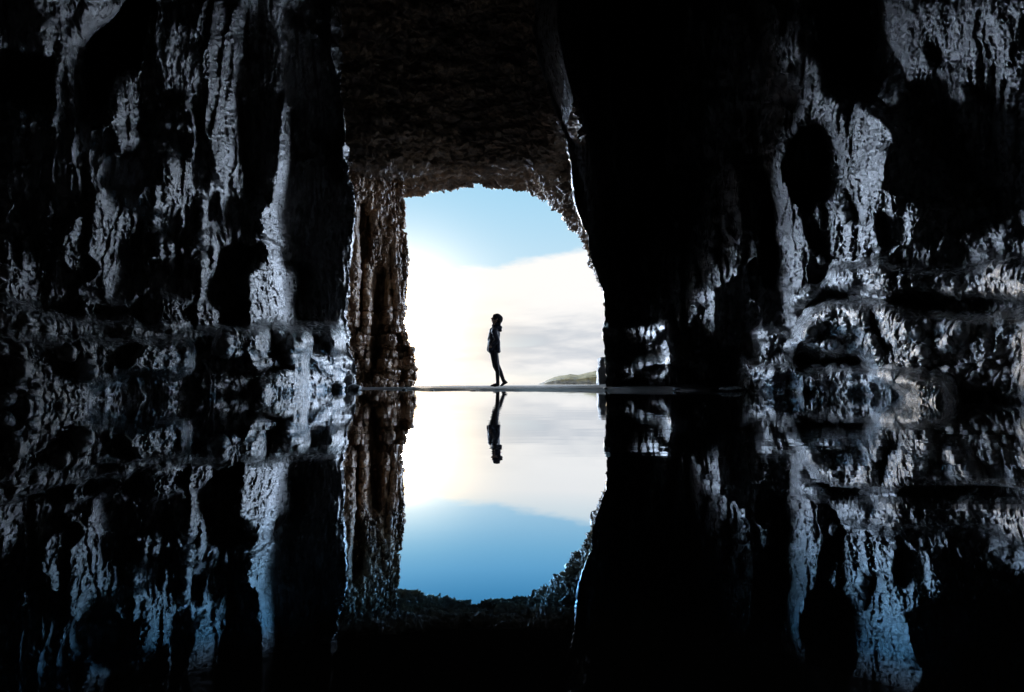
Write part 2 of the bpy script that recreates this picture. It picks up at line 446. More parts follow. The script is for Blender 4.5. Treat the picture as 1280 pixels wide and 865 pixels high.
def rock_material(name, dark, mid, light, stretch=(1, 1, .35), rough=(.18, .5), bump=.5, coat=.9, ior=1.6, bscale=1.0):
    m, nt, out = new_mat(name)
    L = nt.links.new
    tc = N(nt, 'ShaderNodeTexCoord')
    mp = N(nt, 'ShaderNodeMapping'); mp.inputs['Scale'].default_value = stretch
    L(tc.outputs['Object'], mp.inputs['Vector'])
    n1 = N(nt, 'ShaderNodeTexNoise', i_Scale=1.7, i_Detail=8, i_Roughness=.62, i_Distortion=.6)
    L(mp.outputs[0], n1.inputs['Vector'])
    n2 = N(nt, 'ShaderNodeTexNoise', i_Scale=14 * bscale, i_Detail=8, i_Roughness=.65)
    L(mp.outputs[0], n2.inputs['Vector'])
    n3 = N(nt, 'ShaderNodeTexNoise', i_Scale=55 * bscale, i_Detail=6, i_Roughness=.7)
    L(tc.outputs['Object'], n3.inputs['Vector'])
    vor = N(nt, 'ShaderNodeTexVoronoi', i_Scale=9 * bscale); vor.feature = 'DISTANCE_TO_EDGE'
    wv = N(nt, 'ShaderNodeVectorMath', operation='ADD')
    L(mp.outputs[0], wv.inputs[0]); L(n2.outputs['Color'], wv.inputs[1])
    L(wv.outputs[0], vor.inputs['Vector'])
    mixf = N(nt, 'ShaderNodeMath', operation='MULTIPLY_ADD', i_1=.5, i_2=0.0)
    L(n2.outputs['Fac'], mixf.inputs[0])
    ad = N(nt, 'ShaderNodeMath', operation='MULTIPLY_ADD', i_1=.5)
    L(n1.outputs['Fac'], ad.inputs[0]); L(mixf.outputs[0], ad.inputs[2])
    col = ramp(nt, ad.outputs[0], [(.36, dark), (.5, mid), (.64, light)])
    bs = N(nt, 'ShaderNodeBsdfPrincipled', i_IOR=ior)
    L(col.outputs[0], bs.inputs['Base Color'])
    rr = ramp(nt, n2.outputs['Fac'], [(.35, rough[0]), (.65, rough[1])])
    L(rr.outputs[0], bs.inputs['Roughness'])
    bs.inputs['Coat Weight'].default_value = coat
    bs.inputs['Coat Roughness'].default_value = .16
    bs.inputs['Coat IOR'].default_value = 1.4
    cr = ramp(nt, vor.outputs['Distance'], [(0.0, 0.0), (.06, 1.0)])
    b0 = N(nt, 'ShaderNodeBump', i_Strength=bump * .5, i_Distance=.02)
    L(cr.outputs[0], b0.inputs['Height'])
    b1 = N(nt, 'ShaderNodeBump', i_Strength=bump, i_Distance=.05)
    L(n2.outputs['Fac'], b1.inputs['Height']); L(b0.outputs[0], b1.inputs['Normal'])
    b2 = N(nt, 'ShaderNodeBump', i_Strength=bump, i_Distance=.012)
    L(n3.outputs['Fac'], b2.inputs['Height']); L(b1.outputs[0], b2.inputs['Normal'])
    L(b2.outputs[0], bs.inputs['Normal']); L(b2.outputs[0], bs.inputs['Coat Normal'])
    L(bs.outputs[0], out.inputs[0])
    return m


M_wall = rock_material('wet dark schist', (.04, .04, .042), (.10, .099, .10), (.21, .205, .20))
M_ledge = rock_material('wet polished rock', (.06, .062, .066), (.17, .17, .172), (.34, .335, .33), stretch=(1, 1, .6), rough=(.14, .4), coat=.8)
M_brown = rock_material('brown layered rock', (.05, .036, .026), (.17, .115, .075), (.42, .29, .18), stretch=(.5, 1, 1.4), rough=(.35, .7), coat=.2)
M_pillar = rock_material('brown jointed rock', (.08, .05, .03), (.29, .17, .09), (.55, .34, .18), stretch=(1, 1, .5), rough=(.35, .65), coat=.12)  # brown rock, its colours warmed to stand in for orange sun glow
M_cliff = rock_material('cliff rock', (.05, .05, .05), (.12, .115, .11), (.2, .19, .18), rough=(.5, .8), coat=0)

M_black = rock_material('black rough rock', (.012, .012, .012), (.03, .03, .028), (.06, .058, .05), rough=(.5, .8), coat=.05)  # much darker and rougher than the wall rock

# ------------------------------------------------------------------ left wall
STEP = 1.0


def wall_fn(amp=1.0, seed=0.0):
    def fn(x, y, z):
        h = .10 * fbm(x * 1.3 + seed, y * 1.1, z * .45, 3)
        h += .020 * fbm(x * 9 + seed, y * 9, z * 4, 3, .6, ridged=True)
        h += .007 * fbm(x * 34, y * 34, z * 20 + seed, 2)
        return amp * h
    return fn


def relief(px, py, Yb, seed):
    """flutes, scallops and chips in metres, laid out over the plane of the wall"""
    dist = np.maximum(np.abs(px - 640), 60)
    q = 3.3 * np.log(dist) + seed
    zz = (slopes(px, py)[1]) * Yb
    wq = q + .10 * fbm(q * 2, zz * 1.2, Yb * 0 + seed, 3)
    wz = zz + .12 * fbm(q * 2.5, zz * 1.5, Yb * 0 + seed + 9, 3)
    ls = np.clip(sample(lit_s, px, py), 0, 1)
    sc_ = np.clip(1.25 - (wz - .3) * .35, .45, 1.25)                 # smoother higher up, scalloped low down
    lz = sample(ledge_zone, px, py)
    h = .16 * (1 - .8 * lz) * fbm(wq * 4.5, wz * .55, 0 * q + seed, 3, .5, ridged=True)
    h = h + lz * (.20 * fbm(wq * 1.5, wz * 3.4, 0 * q + seed + 2, 3) + .055 * fbm(wq * 7, wz * 2.6, 0 * q + seed + 4, 3, .5, ridged=True)) / np.maximum(.3, .24 + ls)
    h = h + .075 * (1 - .6 * lz) * sc_ * fbm(wq * 9, wz * 3.2, 0 * q + seed, 3, .55, ridged=True)
    h = h + .045 * (1 - .5 * lz) * sc_ * fbm(wq * 24, wz * 11, 0 * q + seed, 3, .65, ridged=True)
    h = h + .026 * fbm(wq * 60, wz * 34, 0 * q + seed, 2, .7)
    return h * (.30 + .9 * ls) * np.interp(dist, [330, 480, 680], [1, .6, .4])


def build_left():
    K = 760; R = 860
    u = np.linspace(0, 1, K)[None, :]
    py = np.linspace(PY0 + 5, PY1 - 5, R)[:, None] + 0 * u
    eLj = eL(py) + 10 * fbm(py / 34, py * 0 + 1, py * 0, 6, .65)
    px = PX0 + 5 + (eLj - PX0 - 5) * u
    a, b = slopes(px, py)
    X = -3.05 + 0 * px
    Yb = X / a
    Y = Yb * np.exp(sample(I_left, px, py)) - sample(near, px, py) * np.clip(Yb / 5, .6, 1.5) * 1.2 - 1.6 * relief(px, py, Yb, 3.0)
    Y = Y - .3 * np.exp(-(eLj - px) / 9.0)
    # behind the far edge the rock turns away towards the mouth
    back = 40
    e = np.linspace(0, 1, back)[None, :] ** 1.5
    pxb = px[:, -1:] - 14 * e - 0.5
    Yback = Y[:, -1:] + 3.2 * e + .05
    px2 = np.concatenate([px, pxb], 1); py2 = np.concatenate([py, py[:, -1:] + 0 * e], 1); Y2 = np.concatenate([Y, Yback], 1)
    P = grid_points(px2, py2, Y2)
    P = displace(P, wall_fn())
    cx = (px2[:-1, :-1] + px2[1:, 1:]) / 2; cy = (py2[:-1, :-1] + py2[1:, 1:]) / 2
    crest = prof([(-300, 368), (0, 374), (70, 388), (130, 398), (250, 405), (340, 405), (430, 408), (470, 420)])
    low = cy > crest(cx) + 3 * fbm(cx / 12, cy / 12, 0 * cx, 2)
    low[:, K - 1:] &= True
    w = mesh_from_grid('cave_wall', P, M_wall, ~low)
    tag(w, 'dark fluted rock wall on the left side of the cave', 'rock wall', kind='structure')
    l = mesh_from_grid('rock_ledge', P, M_ledge, low)
    tag(l, 'long wet rounded rock ledge along the foot of the left wall', 'rock ledge')


# ------------------------------------------------------------------ right wall
yR = prof([(600, 12.5), (757, 11.5), (800, 11.0), (860, 9.3), (920, 8.0), (1000, 6.5), (1100, 5.1), (1200, 4.25), (1280, 3.7), (1400, 3.1), (1560, 2.5)])


def build_right():
    K = 880; R = 860
    u = np.linspace(0, 1, K)[None, :]
    py = np.linspace(PY0 + 5, PY1 - 5, R)[:, None] + 0 * u
    eRj = eR(py) + 5 * fbm(py / 22, py * 0 + 1, py * 0, 6, .68)
    px = eRj + (PX1 - 5 - eRj) * u
    top = np.clip((300 - py) / 300, 0, 1.6)
    Yb = yR(px + 0 * py); Yb = Yb - np.clip((420 - py) / 90, 0, 1) * np.maximum(Yb - (10.9 - .5 * np.clip(top, 0, 1)), 0)
    Y = Yb * np.exp(sample(I_right, px, py) * np.clip((px - eR(py)) / 30, .15, 1)) - sample(near, px, py) * np.clip(Yb / 6, .6, 1.6) * 1.2 - 1.6 * relief(px, py, Yb, 47.0)
    Y = Y - 1.1 * np.exp(-(px - eRj) / 14.0) * np.clip((py - 100) / 200, 0, 1)
    back = 40
    e = (1 - np.linspace(0, 1, back)[None, :]) ** 1.5
    pxb = px[:, :1] + 34 * e + 0.5
    Yback = Y[:, :1] + 3.0 * e + .05
    px2 = np.concatenate([pxb, px], 1); py2 = np.concatenate([py[:, :1] + 0 * e, py], 1); Y2 = np.concatenate([Yback, Y], 1)
    P = grid_points(px2, py2, Y2)
    P = displace(P, wall_fn(1.0, 40.0))
    cx = (px2[:-1, :-1] + px2[1:, 1:]) / 2; cy = (py2[:-1, :-1] + py2[1:, 1:]) / 2
    jx = cx + 3 * fbm(cx / 12, cy / 12, 0 * cx, 2)
    jy = cy + 3 * fbm(cx / 12, cy / 12, 0 * cx + 5, 2)
    upper = inside(poly(8, [(-10, 400), (60, 345), (180, 345), (200, 290), (270, 262), (420, 255), (550, 280), (720, 280), (900, 240), (2000, 190), (2000, 420), (900, 430), (560, 410), (170, 385), (60, 450), (30, 520)]), jx, jy)
    mound = inside(poly(8, [(35, 545), (105, 435), (160, 405), (440, 420), (560, 470), (998, 470), (2400, 460), (2400, 1200), (540, 1200), (540, 795), (430, 755), (310, 645), (60, 645)]), jx, jy) & ~upper
    shelf = inside(poly(7, [(560, 760), (610, 640), (660, 630), (730, 680), (1100, 680), (1500, 760), (1640, 830), (1640, 1300), (560, 1300)]), jx, jy) & ~upper & ~mound
    w = mesh_from_grid('cave_wall', P, M_wall, ~(upper | mound | shelf))
    tag(w, 'dark ribbed rock wall on the right side of the cave', 'rock wall', kind='structure')
    tag(mesh_from_grid('rock_ledge', P, M_ledge, upper), 'upper band of bulging wet rock across the right wall', 'rock ledge')
    tag(mesh_from_grid('rock_ledge', P, M_ledge, mound), 'large pale rounded rock mound at the foot of the right wall', 'rock ledge')
    tag(mesh_from_grid('rock_ledge', P, M_ledge, shelf), 'low wet rock shelf at the water right of the sandbar', 'rock ledge')


# ------------------------------------------------------------------ pillar left of the mouth
lipL = prof([(200, 503), (244, 503), (262, 505), (284, 506), (287.5, 500), (292, 507), (303, 508), (325, 511), (353, 509), (369, 508),
             (390, 507), (397, 503), (404, 503), (419, 508), (426, 509), (436, 512), (437, 517), (453, 517), (470, 521), (477, 519), (482, 513), (560, 512)])


def build_pillar():
    K = 340; R = 760
    u = np.linspace(0, 1, K)[None, :]
    py = np.linspace(150, 560, R)[:, None] + 0 * u
    x0 = eL(py) - 22
    px = x0 + (lipL(py) - x0) * u
    px = px + u ** 6 * 1.6 * fbm(py / 5.0, py * 0 + 3, py * 0, 4, .7)
    Yb = np.interp(px, [380, 430, 505, 520], [10.4, 10.9, 12.5, 12.7])
    st = np.zeros_like(px)
    # vertical joints and dark clefts
    for (xa, ya, xb, yb, wd, dep) in [(475, 330, 468, 470, 9, .8), (452, 250, 450, 420, 5, .5), (487, 300, 492, 400, 3, .3), (462, 260, 458, 330, 4, .5)]:
        xc = np.interp(py, [ya, yb], [xa, xb]); on = np.clip((py - ya) / 12, 0, 1) * np.clip((yb - py) / 8, 0, 1)
        st += dep * on * np.exp(-((px - xc) / wd) ** 4)
    # level joints in the block courses near the foot
    for yj, dj in [(330, .10), (362, .10), (391, .16), (417, .14), (432, .16), (448, .10), (462, .16)]:
        st += dj * np.exp(-((py - yj - 1.5 * perlin(px / 14, py * 0 + yj, py * 0)) / 1.3) ** 2) * np.clip((px - 430) / 20, 0, 1)
    st += .16 * np.sign(perlin(px / 9, np.floor(py / 16.0) * 3.7, py * 0)) * np.clip((py - 405) / 10, 0, 1)
    fl = fbm(px / 6.0, py / 60.0, px * 0 + 4, 3, .6, ridged=True)
    Y = Yb + st + .30 * (np.floor((py + 6 * perlin(px / 25, py * 0, px * 0)) / 15.0) % 2 - .5) * np.clip((py - 372) / 25, 0, 1) - .12 * fl - .16 * fbm(px / 11.0, py / 13.0, px * 0 + 14, 4, .6, ridged=True) - .30 * np.clip((py - 436) / 6, 0, 1) * np.clip((px - 440) / 30, 0, 1)
    back = 30
    e = np.linspace(0, 1, back)[None, :] ** 1.3
    pxb = px[:, -1:] - 10 * e - .3; Yback = Y[:, -1:] + 2.0 * e + .03
    px2 = np.concatenate([px, pxb], 1); py2 = np.concatenate([py, py[:, -1:] + 0 * e], 1); Y2 = np.concatenate([Y, Yback], 1)
    P = grid_points(px2, py2, Y2)

    def fn(x, y, z):
        h = .10 * fbm(x * 2.2, y * 2.2, z * .8, 3)
        h += .06 * fbm(x * 7, y * 7, z * 2.4, 3, .6, ridged=True)
        h += .035 * fbm(x * 18, y * 18, z * 12, 3, .6)
        return h
    P = displace(P, fn, 2)
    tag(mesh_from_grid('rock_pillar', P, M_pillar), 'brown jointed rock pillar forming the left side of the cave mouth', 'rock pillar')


# ------------------------------------------------------------------ roof over the mouth
lipT = prof([(380, 262), (440, 252), (480, 248), (504, 244), (531, 236), (545, 234), (556, 231), (572, 229), (584, 227), (587, 230), (590, 225), (600, 226.5), (612, 230),
             (631, 233), (645, 234), (659, 234), (669, 241), (684, 244), (690, 250), (697, 256), (706, 266), (711, 277), (716, 285), (730, 294), (736, 309), (744, 337), (760, 380)])
lipYf = prof([(380, 12.2), (504, 12.9), (700, 12.8), (760, 12.4)])


def build_roof():
    K = 520; R = 720
    v = np.linspace(0, 1, R)[:, None]
    pxl = np.linspace(375, 775, K)[None, :]
    right = np.minimum(eR(PY0 + (370 - PY0) * v) + 18, 778)
    px = 404 + (right - 404) * (pxl - 375) / 400.0
    lt = sum(lipT(px + o_) for o_ in range(-18, 19, 3)) / 13.0
    jag_ = lipT(px) - lt
    py = PY0 + (lt - PY0) * v + jag_ * v ** 30 + 2.6 * fbm(px / 6.0, px * 0 + 2, px * 0, 4, .7) * v ** 30
    a, b = slopes(px, py); a2, b2 = slopes(px, lt)
    ztop = b2 * lipYf(px)                       # height of the lip above the lens
    rise = prof([(-300, 4.5), (0, 3.3), (70, 2.5), (130, 1.5), (170, .75), (205, .2), (260, 0), (400, 0)])(py)
    Y = (ztop + rise) / b
    Y = Y * (1 + .02 * fbm(px / 60, py / 18, px * 0, 4, .6))
    Y = np.minimum(Y, lipYf(px) + .1)
    kk = .75 * np.clip((px - 676) / 34, 0, 1) * np.clip((py - 150) / 60, 0, 1)
    Y = Y * (1 - kk) + kk * (12.0 + .25 * fbm(px / 9, py / 9, px * 0, 3, .6))
    back = 30
    e = np.linspace(0, 1, back)[:, None] ** 1.2
    pyb = py[-1:, :] - 12 * e - .3; Yb = Y[-1:, :] + 2.2 * e + .03
    px2 = np.concatenate([px, px[-1:, :] + 0 * e], 0); py2 = np.concatenate([py, pyb], 0); Y2 = np.concatenate([Y, Yb], 0)
    P = grid_points(px2, py2, Y2)

    def fn(x, y, z):
        # beds of rock breaking off in overlapping plates
        bed = fbm(x * .8, y * 2.0, z * 2.5, 3)
        h = .16 * bed
        h += .17 * fbm(x * 1.6 + .8 * bed, y * 4.5, z * 5, 3, .6, ridged=True)
        h += .065 * fbm(x * 8, y * 18, z * 16, 3, .6)
        h += .020 * fbm(x * 30, y * 45, z * 40, 2, .6)
        return h
    P = displace(P, fn, 3)
    tag(mesh_from_grid('cave_roof', P, M_brown), 'brown layered rock roof above the cave mouth', 'cave roof', kind='structure')


build_left(); build_right(); build_pillar(); build_roof()


# ------------------------------------------------------------------ rock mass that closes the cave
def rock_box(name, x0, x1, y0, y1, z0, z1, mat, amp=.25, n=40):
    bm = bmesh.new()
    bmesh.ops.create_cube(bm, size=1)
    for v in bm.verts:
        v.co = Vector(((x0 + x1) / 2 + v.co.x * (x1 - x0), (y0 + y1) / 2 + v.co.y * (y1 - y0), (z0 + z1) / 2 + v.co.z * (z1 - z0)))
    bmesh.ops.subdivide_edges(bm, edges=bm.edges[:], cuts=n, use_grid_fill=True)
    co = np.array([v.co[:] for v in bm.verts])
    d = np.stack([fbm(co[:, 0] * .5 + 3 * k, co[:, 1] * .5, co[:, 2] * .5, 4) for k in range(3)], -1) * amp
    for v, q in zip(bm.verts, d):
        v.co += Vector([float(t) for t in q])
    me = bpy.data.meshes.new(name); bm.to_mesh(me); bm.free(); me.materials.append(mat)
    for p in me.polygons: p.use_smooth = True
    o = bpy.data.objects.new(name, me); C.objects.link(o)
    o['kind'] = 'structure'; o['label'] = 'rock mass of the headland around the cave'; o['category'] = 'cliff'
    return o


rock_box('cliff_rock', -16, -3.45, 13.6, 15.0, -1, 14, M_cliff, .12)
rock_box('cliff_rock', 3.0, 16, 13.6, 15.0, -1, 14, M_cliff, .12)
rock_box('cliff_rock', -3.6, 3.2, 13.6, 15.0, 6.6, 14, M_cliff, .12)
rock_box('cliff_rock', -17, -15, -12, 15, -1, 14, M_cliff, .2)
rock_box('cliff_rock', 15, 17, -12, 15, -1, 14, M_cliff, .2)
rock_box('cliff_rock', -17, 17, -14, -12, -1, 14, M_cliff, .2)
rock_box('cliff_rock', -17, 17, -14, 15, 13.5, 16, M_cliff, .2)


# ------------------------------------------------------------------ ground: sand, sandbar, sea bed
def build_sand():
    ys = np.concatenate([np.linspace(-14, 4, 30), np.linspace(4.2, 18, 420), np.linspace(18.3, 60, 140), np.geomspace(62, 9000, 60)])
    xs = np.concatenate([-np.geomspace(9000, 12, 40), np.linspace(-11.5, -5, 30), np.linspace(-4.9, 6.5, 380), np.linspace(6.6, 12, 30), np.geomspace(12.5, 9000, 40)])
    X, Y = np.meshgrid(xs, ys)
    edge = 7.3 + .75 * fbm(X * .45, Y * 0, X * 0 + 2, 3) + .12 * fbm(X * 3, Y * .3, X * 0, 3)
    edge = edge - .45 * np.clip((X - .6) / 1.4, 0, 1) + .8 * np.clip((X - 2.75) / .5, 0, 1)
    edge = edge + 2.0 * np.clip((-1.3 - X) / 1.2, 0, 1)          # bar pulls back towards the left pillar
    z = -.14 + .165 * np.clip((Y - edge + .3) / .9, 0, 1) ** .7
    z += .07 * np.exp(-((X - 2.4) / 1.2) ** 2 - ((Y - 9.2) / 1.3) ** 2) + .02 * np.clip((X - .5) / 2, 0, 1) * np.clip((Y - edge) / 1.0, 0, 1)
    z += .014 * fbm(X * 1.1, Y * 1.3, X * 0, 4) + .003 * fbm(X * 6, Y * 4, X * 0, 3)
    # beyond the mouth the beach slopes down to the sea
    z -= np.interp(Y, [20, 24, 60, 120, 9000], [0, .03, 1.3, 4, 12])
    P = np.stack([X, Y, z], -1)
    m, nt, out = new_mat('wet grey sand')
    L = nt.links.new
    tc = N(nt, 'ShaderNodeTexCoord')
    n1 = N(nt, 'ShaderNodeTexNoise', i_Scale=2.2, i_Detail=8, i_Roughness=.6)
    n2 = N(nt, 'ShaderNodeTexNoise', i_Scale=260, i_Detail=3)
    mp = N(nt, 'ShaderNodeMapping'); mp.inputs['Scale'].default_value = (.35, 1.6, 1)
    L(tc.outputs['Object'], mp.inputs['Vector']); L(mp.outputs[0], n1.inputs['Vector']); L(tc.outputs['Object'], n2.inputs['Vector'])
    col = ramp(nt, n1.outputs['Fac'], [(.35, (.035, .034, .033)), (.65, (.085, .08, .075))])
    rg = ramp(nt, n1.outputs['Fac'], [(.42, .45), (.58, .85)])
    bs = N(nt, 'ShaderNodeBsdfPrincipled')
    bs.inputs['Specular IOR Level'].default_value = .22
    L(col.outputs[0], bs.inputs['Base Color']); L(rg.outputs[0], bs.inputs['Roughness'])
    b = N(nt, 'ShaderNodeBump', i_Strength=.5, i_Distance=.004); L(n2.outputs['Fac'], b.inputs['Height'])
    b1 = N(nt, 'ShaderNodeBump', i_Strength=.5, i_Distance=.02); L(n1.outputs['Fac'], b1.inputs['Height']); L(b.outputs[0], b1.inputs['Normal'])
    L(b1.outputs[0], bs.inputs['Normal']); L(bs.outputs[0], out.inputs[0])
    o = mesh_from_grid('sand', P, m)
    tag(o, 'flat wet grey sand across the cave mouth', 'sand', kind='structure')


build_sand()


def water_material(name, ripple, dark):
    m, nt, out = new_mat(name)
    L = nt.links.new
    tc = N(nt, 'ShaderNodeTexCoord')
    mp = N(nt, 'ShaderNodeMapping'); mp.inputs['Scale'].default_value = ripple[1]
    L(tc.outputs['Object'], mp.inputs['Vector'])
    n1 = N(nt, 'ShaderNodeTexNoise', i_Scale=1.0, i_Detail=3, i_Roughness=.5)
    L(mp.outputs[0], n1.inputs['Vector'])
    mp2 = N(nt, 'ShaderNodeMapping'); mp2.inputs['Scale'].default_value = (.5, .9, 1)
    L(tc.outputs['Object'], mp2.inputs['Vector'])
    n2 = N(nt, 'ShaderNodeTexNoise', i_Scale=1.0, i_Detail=1)
    L(mp2.outputs[0], n2.inputs['Vector'])
    patch = ramp(nt, n2.outputs['Fac'], [(.4, .15), (.6, 1.0)])
    hm = N(nt, 'ShaderNodeMath', operation='MULTIPLY'); L(n1.outputs['Fac'], hm.inputs[0]); L(patch.outputs[0], hm.inputs[1])
    b = N(nt, 'ShaderNodeBump', i_Strength=1.0, i_Distance=ripple[0]); L(hm.outputs[0], b.inputs['Height'])
    g = N(nt, 'ShaderNodeBsdfGlossy'); g.inputs['Roughness'].default_value = 0.0
    L(b.outputs[0], g.inputs['Normal'])
    lw = N(nt, 'ShaderNodeLayerWeight', i_Blend=.5)
    fr = ramp(nt, lw.outputs['Facing'], [(.40, .01), (.58, .025), (.622, .50), (.67, .66), (.80, .86), (1.0, .98)])
    tint = ramp(nt, lw.outputs['Facing'], [(.57, (.7, .76, .82)), (.62, (.24, .66, 1.0)), (.70, (.5, .8, 1.0)), (.80, (.90, .95, 1.0)), (1.0, (1, 1, 1))])  # sky's blue painted into the reflection colour by viewing angle
    L(tint.outputs[0], g.inputs['Color'])
    d = N(nt, 'ShaderNodeBsdfDiffuse'); d.inputs['Color'].default_value = (*dark, 1)
    mx = N(nt, 'ShaderNodeMixShader'); L(fr.outputs[0], mx.inputs[0]); L(d.outputs[0], mx.inputs[1]); L(g.outputs[0], mx.inputs[2])
    L(mx.outputs[0], out.inputs[0])
    return m


def sheet(name, x0, x1, y0, y1, z, mat):
    me = bpy.data.meshes.new(name)
    me.from_pydata([(x0, y0, z), (x1, y0, z), (x1, y1, z), (x0, y1, z)], [], [(0, 1, 2, 3)])
    me.materials.append(mat)
    o = bpy.data.objects.new(name, me); C.objects.link(o)
    return o


pool = sheet('water', -15, 15, -12, 13.4, 0, water_material('still pool water', (.0006, (2.2, 11.0, 1)), (.012, .014, .016)))
tag(pool, 'still shallow pool mirroring the cave mouth', 'water', kind='structure')
sea = sheet('sea', -14000, 14000, 34, 14000, -.45, water_material('sea water', (.10, (.05, .35, 1)), (.05, .10, .13)))
tag(sea, 'pale calm sea beyond the beach', 'sea', kind='structure')


# ------------------------------------------------------------------ headland across the bay
def build_headland():
    D0 = 620.0
    xs = np.linspace(0, 1, 240); vs = np.linspace(0, 1, 90)
    U, V = np.meshgrid(xs, vs)
    crest_px = prof([(672, 479.5), (680, 477), (684, 474.5), (692, 471.5), (700, 469.5), (712, 467.5), (722, 468.5), (735, 465.5), (748, 462.5), (790, 456), (850, 450), (900, 447)])
    px = 672 + U * 230
    a, _ = slopes(px, 470 + 0 * px); _, bc = slopes(px, crest_px(px) + .5)
    base_z = -2.0
    H = np.maximum(bc * (D0 + 65) + CAM_H, 0) - base_z
    t = V
    prof_y = D0 - 60 + 10 * fbm(U * 12, U * 0, U * 0, 3) + 150 * np.clip((t - .35) / .65, 0, 1) ** 1.3 + 14 * t
    prof_z = base_z + H * np.where(t < .35, t / .35 * .5, .5 + .5 * np.sin(np.clip((t - .35) / .5, 0, 1) * math.pi / 2))
    prof_z = np.where(t > .85, prof_z - (t - .85) / .15 * H * .9, prof_z)
    sc = prof_y / D0
    X = a * prof_y; Z = CAM_H + (prof_z - CAM_H)
    Z = np.where(Z > 0, Z * (1 + .08 * fbm(X * .08, prof_y * .05, X * 0, 4)), Z)
    Y = prof_y + 4 * fbm(X * .12, Z * .3, X * 0 + 2, 4)
    m, nt, out = new_mat('headland ground')
    L = nt.links.new
    geo = N(nt, 'ShaderNodeNewGeometry'); sp = N(nt, 'ShaderNodeSeparateXYZ'); L(geo.outputs['Position'], sp.inputs[0])
    tc = N(nt, 'ShaderNodeTexCoord')
    n1 = N(nt, 'ShaderNodeTexNoise', i_Scale=.12, i_Detail=6, i_Roughness=.65); L(tc.outputs['Object'], n1.inputs['Vector'])
    hh = N(nt, 'ShaderNodeMath', operation='MULTIPLY_ADD', i_1=26.0); L(n1.outputs['Fac'], hh.inputs[0]); L(sp.outputs['Z'], hh.inputs[2])
    sel = ramp(nt, hh.outputs[0], [(0, 0.0), (1, 1.0)])
    mr = N(nt, 'ShaderNodeMapRange', i_1=14.5, i_2=19.0); L(hh.outputs[0], mr.inputs[0])
    rockc = ramp(nt, n1.outputs['Fac'], [(.35, (.14, .13, .12)), (.65, (.32, .28, .23))])
    grass = ramp(nt, n1.outputs['Fac'], [(.35, (.09, .085, .045)), (.5, (.19, .165, .09)), (.65, (.30, .24, .14))])
    mix = N(nt, 'ShaderNodeMix', data_type='RGBA'); L(mr.outputs[0], mix.inputs[0]); L(rockc.outputs[0], mix.inputs[6]); L(grass.outputs[0], mix.inputs[7])
    bs = N(nt, 'ShaderNodeBsdfPrincipled', i_Roughness=1.0); bs.inputs['Specular IOR Level'].default_value = .05; L(mix.outputs[2], bs.inputs['Base Color']); L(bs.outputs[0], out.inputs[0])
    o = mesh_from_grid('headland', np.stack([X, Y, Z], -1), m)
    tag(o, 'low grassy headland with grey cliffs across the bay', 'hill', kind='structure')


build_headland()


# ------------------------------------------------------------------ loose rocks
def boulder(name, loc, size, seed, mat, rot=0.0, blocky=0.0, sub=5):
    bm = bmesh.new()
    bmesh.ops.create_icosphere(bm, subdivisions=sub, radius=1)
    co = np.array([v.co[:] for v in bm.verts])
    if blocky:
        q = np.abs(co) ** (6 * blocky)
        co = co / (q.sum(1) ** (1 / (6 * blocky)))[:, None]
    r = 1 + .22 * fbm(co[:, 0] * 1.3 + seed, co[:, 1] * 1.3, co[:, 2] * 1.3, 4) + .07 * fbm(co[:, 0] * 5 + seed, co[:, 1] * 5, co[:, 2] * 5, 3, .6, ridged=True)
    co = co * r[:, None] * np.array(size)[None, :]
    c, s = math.cos(rot), math.sin(rot)
    for v, q in zip(bm.verts, co):
        v.co = Vector((float(q[0] * c - q[1] * s), float(q[0] * s + q[1] * c), float(q[2])))
    me = bpy.data.meshes.new(name); bm.to_mesh(me); bm.free(); me.materials.append(mat)
    for p in me.polygons: p.use_smooth = True
    o = bpy.data.objects.new(name, me); o.location = loc; C.objects.link(o)
    return o


def at(px, py, Y):
    a, b = slopes(px, py)
    return (float(a * Y), Y, float(CAM_H + b * Y))


# two stacked blocks by the right side of the mouth
tag(boulder('rock_block', at(756, 473, 11.4), (.16, .17, .24), 3, M_black, 0, 1.0), 'lower dark rock block against the right side of the cave mouth', 'rock block', 'stacked rock blocks by the mouth')
tag(boulder('rock_block', at(757, 454.5, 11.45), (.15, .15, .13), 9, M_black, 0, 1.0), 'upper dark rock block stacked against the right side of the cave mouth', 'rock block', 'stacked rock blocks by the mouth')
for (px, py, Y, s, lab) in [
    (421, 482, 8.0, (.13, .12, .08), 'wet dark boulder in the water at the left end of the sandbar'),
    (437, 478, 8.3, (.09, .10, .13), 'upright wet boulder between the left ledge and the pillar'),
    (443, 484.5, 8.0, (.10, .09, .05), 'flat wet boulder nearest the left tip of the sandbar'),
    (405, 484, 7.6, (.10, .09, .06), 'small wet boulder in the water under the end of the left ledge'),
    (914, 486, 6.6, (.16, .09, .035), 'low wet boulder at the right end of the sandbar'),
    (953, 449, 6.3, (.035, .03, .05), 'small pale rounded stone resting on the right rock shelf'),
    (97, 497, 3.2, (.10, .08, .035), 'low wet rock at the foot of the left ledge'),
]:
    tag(boulder('boulder', at(px, py, Y), s, px * .37, M_ledge, px * .1), lab, 'boulder')
